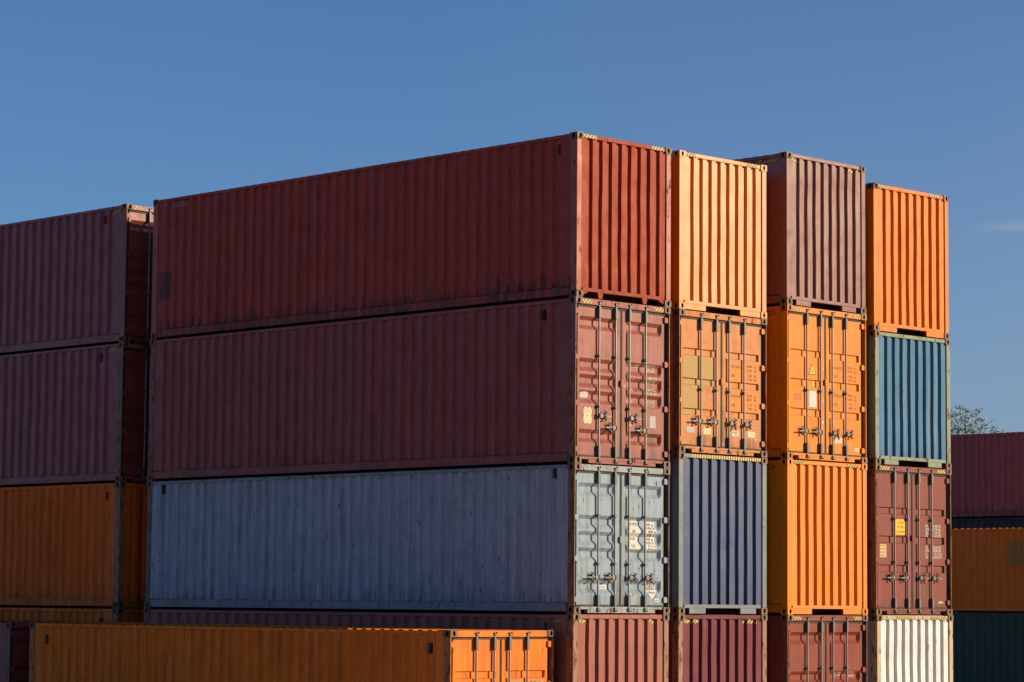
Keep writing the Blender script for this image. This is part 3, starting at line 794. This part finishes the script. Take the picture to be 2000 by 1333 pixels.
for z in (1.205, 1.172, 1.138): m.grid([[surf3(.305, q, .003), surf3(.460, q, .003)] for q in (z + .004, z + .016)])
m.build('stencil_box', brown_ink, i32['doors'][0])
put_sheet(i32, 'small_sticker', 1.240, 1.325, 1.440, 1.512, decal('blue_square', (.10, .14, .42), .1))
put_words(i32, 'small_print', [('71', 1.252, 1.452, .045, .055)], whitef, .006)
put_sheet(i32, 'small_plate', 1.515, 1.722, .362, .460, whitef)
put_words(i32, 'small_print', [('ACEP-1', 1.545, .415, .026, .14), (None, 1.58, .380, .020, .07)], dark_ink, .006)
put_sheet(i32, 'small_plate', 2.135, 2.258, .228, .292, whitef)
put_words(i32, 'small_print', [(None, 2.152, .248, .024, .09)], dark_ink, .006)
put_words(i32, 'weight_marking', [('MAX.GROSS', 1.478, 1.772, .055, .265), ('TARE', 1.478, 1.612, .055, .115), ('MAX.PAYLOAD', 1.478, 1.242, .055, .270), ('CUBE', 1.478, 1.080, .055, .115)], brown_ink, .005)
put_words(i32, 'weight_marking', [('32500', 1.915, 1.800, .054, .145), ('kg', 2.110, 1.800, .054, .050), ('71650', 1.915, 1.728, .054, .145), ('lbs', 2.110, 1.728, .054, .060),
      ('3950', 1.945, 1.632, .054, .115), ('kg', 2.110, 1.632, .054, .050), ('8710', 1.945, 1.560, .054, .115), ('lbs', 2.110, 1.560, .054, .060),
      ('28550', 1.915, 1.268, .054, .145), ('kg', 2.110, 1.268, .054, .050), ('62940', 1.915, 1.195, .054, .145), ('lbs', 2.110, 1.195, .054, .060),
      ('76.3', 1.965, 1.098, .054, .095), ('m3', 2.120, 1.098, .050, .045), ('2694', 1.945, 1.025, .054, .120), ('cuft', 2.110, 1.025, .050, .075)], brown_ink, .005)
m = MB()
for (x, z, r) in ((1.145, 1.76, .016), (1.16, 1.14, .015), (1.205, 1.15, .013), (1.14, .735, .028), (1.98, .36, .014)):
    m.add([(x + r * math.cos(t * .785) * (.8 if t % 2 else 1.1), LEAF_Y - .003, z + r * math.sin(t * .785)) for t in range(8)], [tuple(range(8))])
m.build('paint_chip', whitef, i32['doors'][0])

# red-brown with caution sign
put_sheet(i41, 'caution_sign', .690, 1.008, 1.553, 1.855, yellow, .004)
put_words(i41, 'sign_lettering', [('CAUTION', .745, 1.770, .044, .200), ('9\'6" HIGH', .735, 1.682, .044, .220), ('CONTAINER', .712, 1.592, .044, .270)], decal('sign_red', (.45, .16, .01)), .007)
put_sheet(i41, 'placard', .190, .397, 1.108, 1.364, decal('tan_placard', (.46, .33, .14), .3, 81, (.3, .2, .08)))
put_words(i41, 'small_print', [(None, .21, 1.33, .016, .15), (None, .21, 1.27, .016, .15), (None, .21, 1.20, .016, .13), (None, .21, 1.14, .016, .12)], dark_ink, .006)
put_words(i41, 'weight_marking', [('MAX.', 1.640, 1.722, .056, .095), ('GROSS', 1.640, 1.655, .056, .130), ('TARE', 1.640, 1.588, .056, .105), ('WGT', 1.640, 1.528, .056, .090),
      ('MAX.', 1.640, 1.302, .056, .095), ('CARGO', 1.640, 1.240, .056, .135), ('CU.', 1.640, 1.172, .056, .070), ('CAP.', 1.640, 1.108, .056, .100)], white_ink, .005)
put_words(i41, 'weight_marking', [('30,480 KGS.', 1.895, 1.722, .056, .255), ('67,200 LBS.', 1.895, 1.655, .056, .255), ('3,910 KGS.', 1.915, 1.588, .056, .235), ('8,620 LBS.', 1.915, 1.528, .056, .235),
      ('26,570 KGS.', 1.895, 1.302, .056, .262), ('58,580 LBS.', 1.895, 1.240, .056, .262), ('76.3 CU.M.', 1.925, 1.172, .056, .25), ('2,694 CU.FT.', 1.895, 1.108, .056, .300)], white_ink, .005)
put_sheet(i41, 'small_sticker', 2.047, 2.215, .228, .272, decal('green_label', (.10, .42, .16)))
put_words(i41, 'small_print', [(None, 2.075, .238, .022, .11)], whitef, .006)

# brick red doors at the base of stack three
put_words(i30, 'weight_marking', [('MAX.GROSS', 1.445, 1.748, .075, .265), ('32,500 KGS', 1.900, 1.788, .048, .225), ('71,650 LBS', 1.900, 1.722, .048, .225)], white_ink, .005)
# front orange container
put_sheet(iff, 'paint_patch', 1.451, 1.785, 1.372, 1.748, beige, .002)
put_sheet(iff, 'paint_patch', 1.898, 2.224, 1.372, 1.745, beige, .002)
put_words(iff, 'weight_marking', [('30.500', 1.915, 1.675, .052, .155), ('kg', 2.115, 1.675, .052, .055)], dark_ink, .005)
# sheet patches welded on long sides
def side_sheet(info, name, ya, yb, za, zb, mat, lift=.006, outer=(.092, .038, .110)):
    prof = corr_profile(.150, L - .150, *outer, .10)
    sp = [c for c in info['root'].children if c.name.startswith('side_panel')][0]
    ys = sorted({ya, yb, *[q[0] for q in prof if ya < q[0] < yb]})
    mb = MB(); mb.grid([[(.014 + prof_at(prof, y) * .036 - lift, y, z) for y in ys] for z in (za, zb)])
    return mb.build(name, mat, sp)
side_sheet(i13, 'repair_patch', 11.60, 11.95, .80, 1.36, paint('patch_plum', (.13, .034, .045), 82, .1, .5, .3, .6, spec=.2), .012)
side_sheet(i13, 'faded_label', 11.02, 11.56, 2.66, 2.79, paint('patch_grey', (.24, .075, .07), 83, .3, .7, .4, .6), .010)
side_sheet(ifo, 'mustard_patch', 7.30, 8.30, 1.43, 2.17, paint('patch_mustard', (.30, .16, .018), 84, .05, .3, .2, .5), .010)

# ------------------------------------------------------------------ birch behind the far stack
def birch(loc, tips, seed, label):
    rr = random.Random(seed)
    root = bpy.data.objects.new('birch_tree', None); C.objects.link(root); root.location = loc
    root['label'] = label; root['category'] = 'tree'
    wood = MB(); leaf = MB()
    def leaves(p, n, sp):
        sp *= 1.35
        for _ in range(n):
            c = p + Vector((rr.gauss(0, sp), rr.gauss(0, sp), rr.gauss(-.03, sp)))
            s = rr.uniform(.032, .058)
            a = Vector((rr.gauss(0, 1), rr.gauss(0, 1), rr.gauss(-.5, .7))).normalized()
            b = a.orthogonal().normalized(); b.rotate(Matrix.Rotation(rr.uniform(0, 6.28), 3, a))
            nrm = a.cross(b) * s * .15
            leaf.add([c - a * s, c + b * s * .65 + nrm, c + a * s * 1.1, c - b * s * .65 + nrm], [(0, 1, 2, 3)], rr.choice((0, 0, 1)))
    def path(p0, p1, r0, r1, n, wob):
        pts = [p0]
        for i in range(1, n + 1):
            t = i / n
            q = p0.lerp(p1, t) + Vector((rr.gauss(0, wob), rr.gauss(0, wob), rr.gauss(0, wob * .4))) * (1 if i < n else 0)
            pts.append(q)
        for i in range(n):
            wood.tube(pts[i], pts[i + 1], r0 + (r1 - r0) * i / n, r0 + (r1 - r0) * (i + 1) / n, n=5, caps=False)
        return pts
    trunk = path(Vector((0, 0, 0)), Vector((.1, .05, 8.4)), .16, .06, 8, .05)
    rv = Vector((.714, -.70, 0)); fv = Vector((.70, .714, 0))
    for lat, zt in tips:
        dep = rr.uniform(-.7, .7)
        st = trunk[rr.choice((5, 6, 7))]
        tip = rv * lat + fv * dep + Vector((0, 0, zt))
        mid = st.lerp(tip, .5) + Vector((0, 0, -.25)) + rv * lat * .18
        pts = path(st, mid, .035, .022, 4, .04)[:-1] + path(mid, tip, .022, .008, 7, .035)
        for i, p in enumerate(pts):
            t = i / (len(pts) - 1)
            for _ in range(4 if t > .35 else 2):
                if rr.random() < .2: continue
                az = rr.uniform(0, 6.283); ln = rr.uniform(.25, .75) * (1.15 - .75 * t)
                e = p + Vector((math.cos(az) * ln, math.sin(az) * ln, rr.uniform(-.1, .5) * ln))
                tw = path(p, e, .009, .006, 3, .03)
                for q in tw[1:]:
                    if rr.random() < .8: leaves(q, rr.choice((1, 2, 3, 4)), .055)
            if t > .3: leaves(p, rr.choice((0, 1, 2)), .05)
    wood.build('trunk', plain('birch_bark', (.12, .095, .075), .8, 0, .5, seed, (.05, .04, .03), 5), root)
    leaf.build('crown', [plain('leaf_olive', (.34, .34, .09), .5, 0, .4, seed, (.26, .20, .05), 3), plain('leaf_dark', (.17, .19, .05), .5, 0, .4, seed + 1, (.10, .09, .02), 3)], root)
    return root
birch((58.0, 34.6, 0), [(-1.02, 11.50), (-1.25, 11.1), (-.80, 10.85), (-.30, 10.80), (-.08, 10.95), (.20, 11.25), (.48, 11.15), (.76, 11.08), (1.08, 10.72), (-.55, 10.45), (.3, 10.6), (.9, 10.4), (-1.6, 10.9), (1.4, 10.35), (0, 10.3), (-.9, 11.2), (.35, 11.0), (.62, 10.9), (-.2, 10.6), (1.25, 10.5), (1.6, 10.2), (-1.1, 10.7)], 4,
      'sparse leafy birch tips rising behind the far maroon container')

# ------------------------------------------------------------------ ground
gm, nt, b = new_mat('dusty_yard'); k = NT(nt)
v = k.coords((1, 1, 1), 90)
c = k.mix(k.ramp(k.noise(v, .12, 6), .35, .7), (.32, .19, .11), (.42, .26, .15))
c = k.mix(k.ramp(k.noise(v, 40, 3), .4, .7, 0, .5), c, (.42, .29, .18))
k.l(c, b.inputs['Base Color']); b.inputs['Roughness'].default_value = .85
m = MB(); m.add([(-600, -600, 0), (700, -600, 0), (700, 700, 0), (-600, 700, 0)], [(0, 1, 2, 3)])
g = m.build('ground', gm); g['kind'] = 'structure'
sm, nt, b = new_mat('concrete_slab'); k = NT(nt)
k.l(k.mix(k.noise(k.coords((1, 1, 1), 91), 2, 6), (.24, .23, .21), (.34, .32, .30)), b.inputs['Base Color']); b.inputs['Roughness'].default_value = .85
m = MB(); m.box(42.5, 52, -12, 45, -.05, RZ + .001)
g = m.build('concrete_hardstand', sm); g['kind'] = 'structure'

# ------------------------------------------------------------------ light and sky
SUN_AZ, SUN_EL = R(39.0), R(17.5)      # from the front normal (-Y) towards +X
sd = Vector((math.sin(SUN_AZ) * math.cos(SUN_EL), -math.cos(SUN_AZ) * math.cos(SUN_EL), math.sin(SUN_EL)))
sl = bpy.data.lights.new('sun', 'SUN'); sl.energy = 5.0; sl.angle = R(.5); sl.color = (1, .81, .54)
so = bpy.data.objects.new('sun', sl); C.objects.link(so)
so.rotation_euler = (-sd).to_track_quat('-Z', 'Y').to_euler(); so.location = (20, -40, 40)
w = bpy.data.worlds.new('World'); scene.world = w; w.use_nodes = True
nt = w.node_tree; nt.nodes.clear(); k = NT(nt)
sky = k.n('ShaderNodeTexSky', sky_type='NISHITA')
sky.sun_disc = False; sky.sun_elevation = SUN_EL
sky.sun_rotation = math.atan2(sd.x, sd.y)
sky.altitude = 0; sky.air_density = .8; sky.dust_density = .7; sky.ozone_density = 6.0
bg = k.n('ShaderNodeBackground'); bg.inputs[1].default_value = .089
out = k.n('ShaderNodeOutputWorld')
# a faint wisp of cloud low in the sky: a fixed compass direction, thin in height, ragged along its length
tc = k.n('ShaderNodeTexCoord')
wd = Vector((.8113, .5687, .1356)).normalized()
wr = Vector((wd.y, -wd.x, 0)).normalized(); wu = wr.cross(wd)
def dot(v):
    x = k.n('ShaderNodeVectorMath', operation='DOT_PRODUCT'); k.l(tc.outputs['Generated'], x.inputs[0]); x.inputs[1].default_value = v
    return x.outputs['Value']
nz = k.noise(tc.outputs['Generated'], 60, 4)
hv = k.math('ADD', k.math('DIVIDE', dot(wu), .0017), k.math('MULTIPLY', k.math('SUBTRACT', nz, .5), .7))
vert = k.math('POWER', 2.718, k.math('MULTIPLY', k.math('MULTIPLY', hv, hv), -1.0))
along = k.math('MULTIPLY', k.ramp(dot(wr), -.019, .006), k.ramp(dot(wr), .05, .02))
cl = k.math('MULTIPLY', k.math('MULTIPLY', vert, along), k.ramp(dot(wd), .9, .95, 0, .36))
# thin high veil towards the low sun side
veil = k.math('MULTIPLY', k.math('MULTIPLY', k.ramp(dot((0, 0, 1)), .26, .05), k.ramp(dot(wr), -.22, .10)), k.math('ADD', .20, k.math('MULTIPLY', k.noise(tc.outputs['Generated'], 9, 3), .20)))
base = k.mix(veil, sky.outputs[0], (3.6, 3.45, 3.75))
k.l(k.mix(cl, base, (4.2, 4.1, 4.2)), bg.inputs[0]); k.l(bg.outputs[0], out.inputs[0])

# ------------------------------------------------------------------ camera
cam = bpy.data.cameras.new('camera'); co = bpy.data.objects.new('camera', cam); C.objects.link(co)
yaw, pitch, roll = .7751, .095, .0083
f = Vector((math.sin(yaw) * math.cos(pitch), math.cos(yaw) * math.cos(pitch), math.sin(pitch)))
r = Vector((math.cos(yaw), -math.sin(yaw), 0)); u = r.cross(f)
r2 = r * math.cos(roll) + u * math.sin(roll); u2 = -r * math.sin(roll) + u * math.cos(roll)
M = Matrix((r2, u2, -f)).transposed().to_4x4(); M.translation = Vector((-33.831, -32.960, 3.0885))
co.matrix_world = M
cam.sensor_width = 36; cam.lens = 5346.3 / 2000 * 36; cam.clip_end = 2000; cam.clip_start = .5
scene.camera = co
scene.view_settings.view_transform = 'Standard'; scene.view_settings.look = 'None'
scene.view_settings.exposure = .37; scene.view_settings.gamma = 1
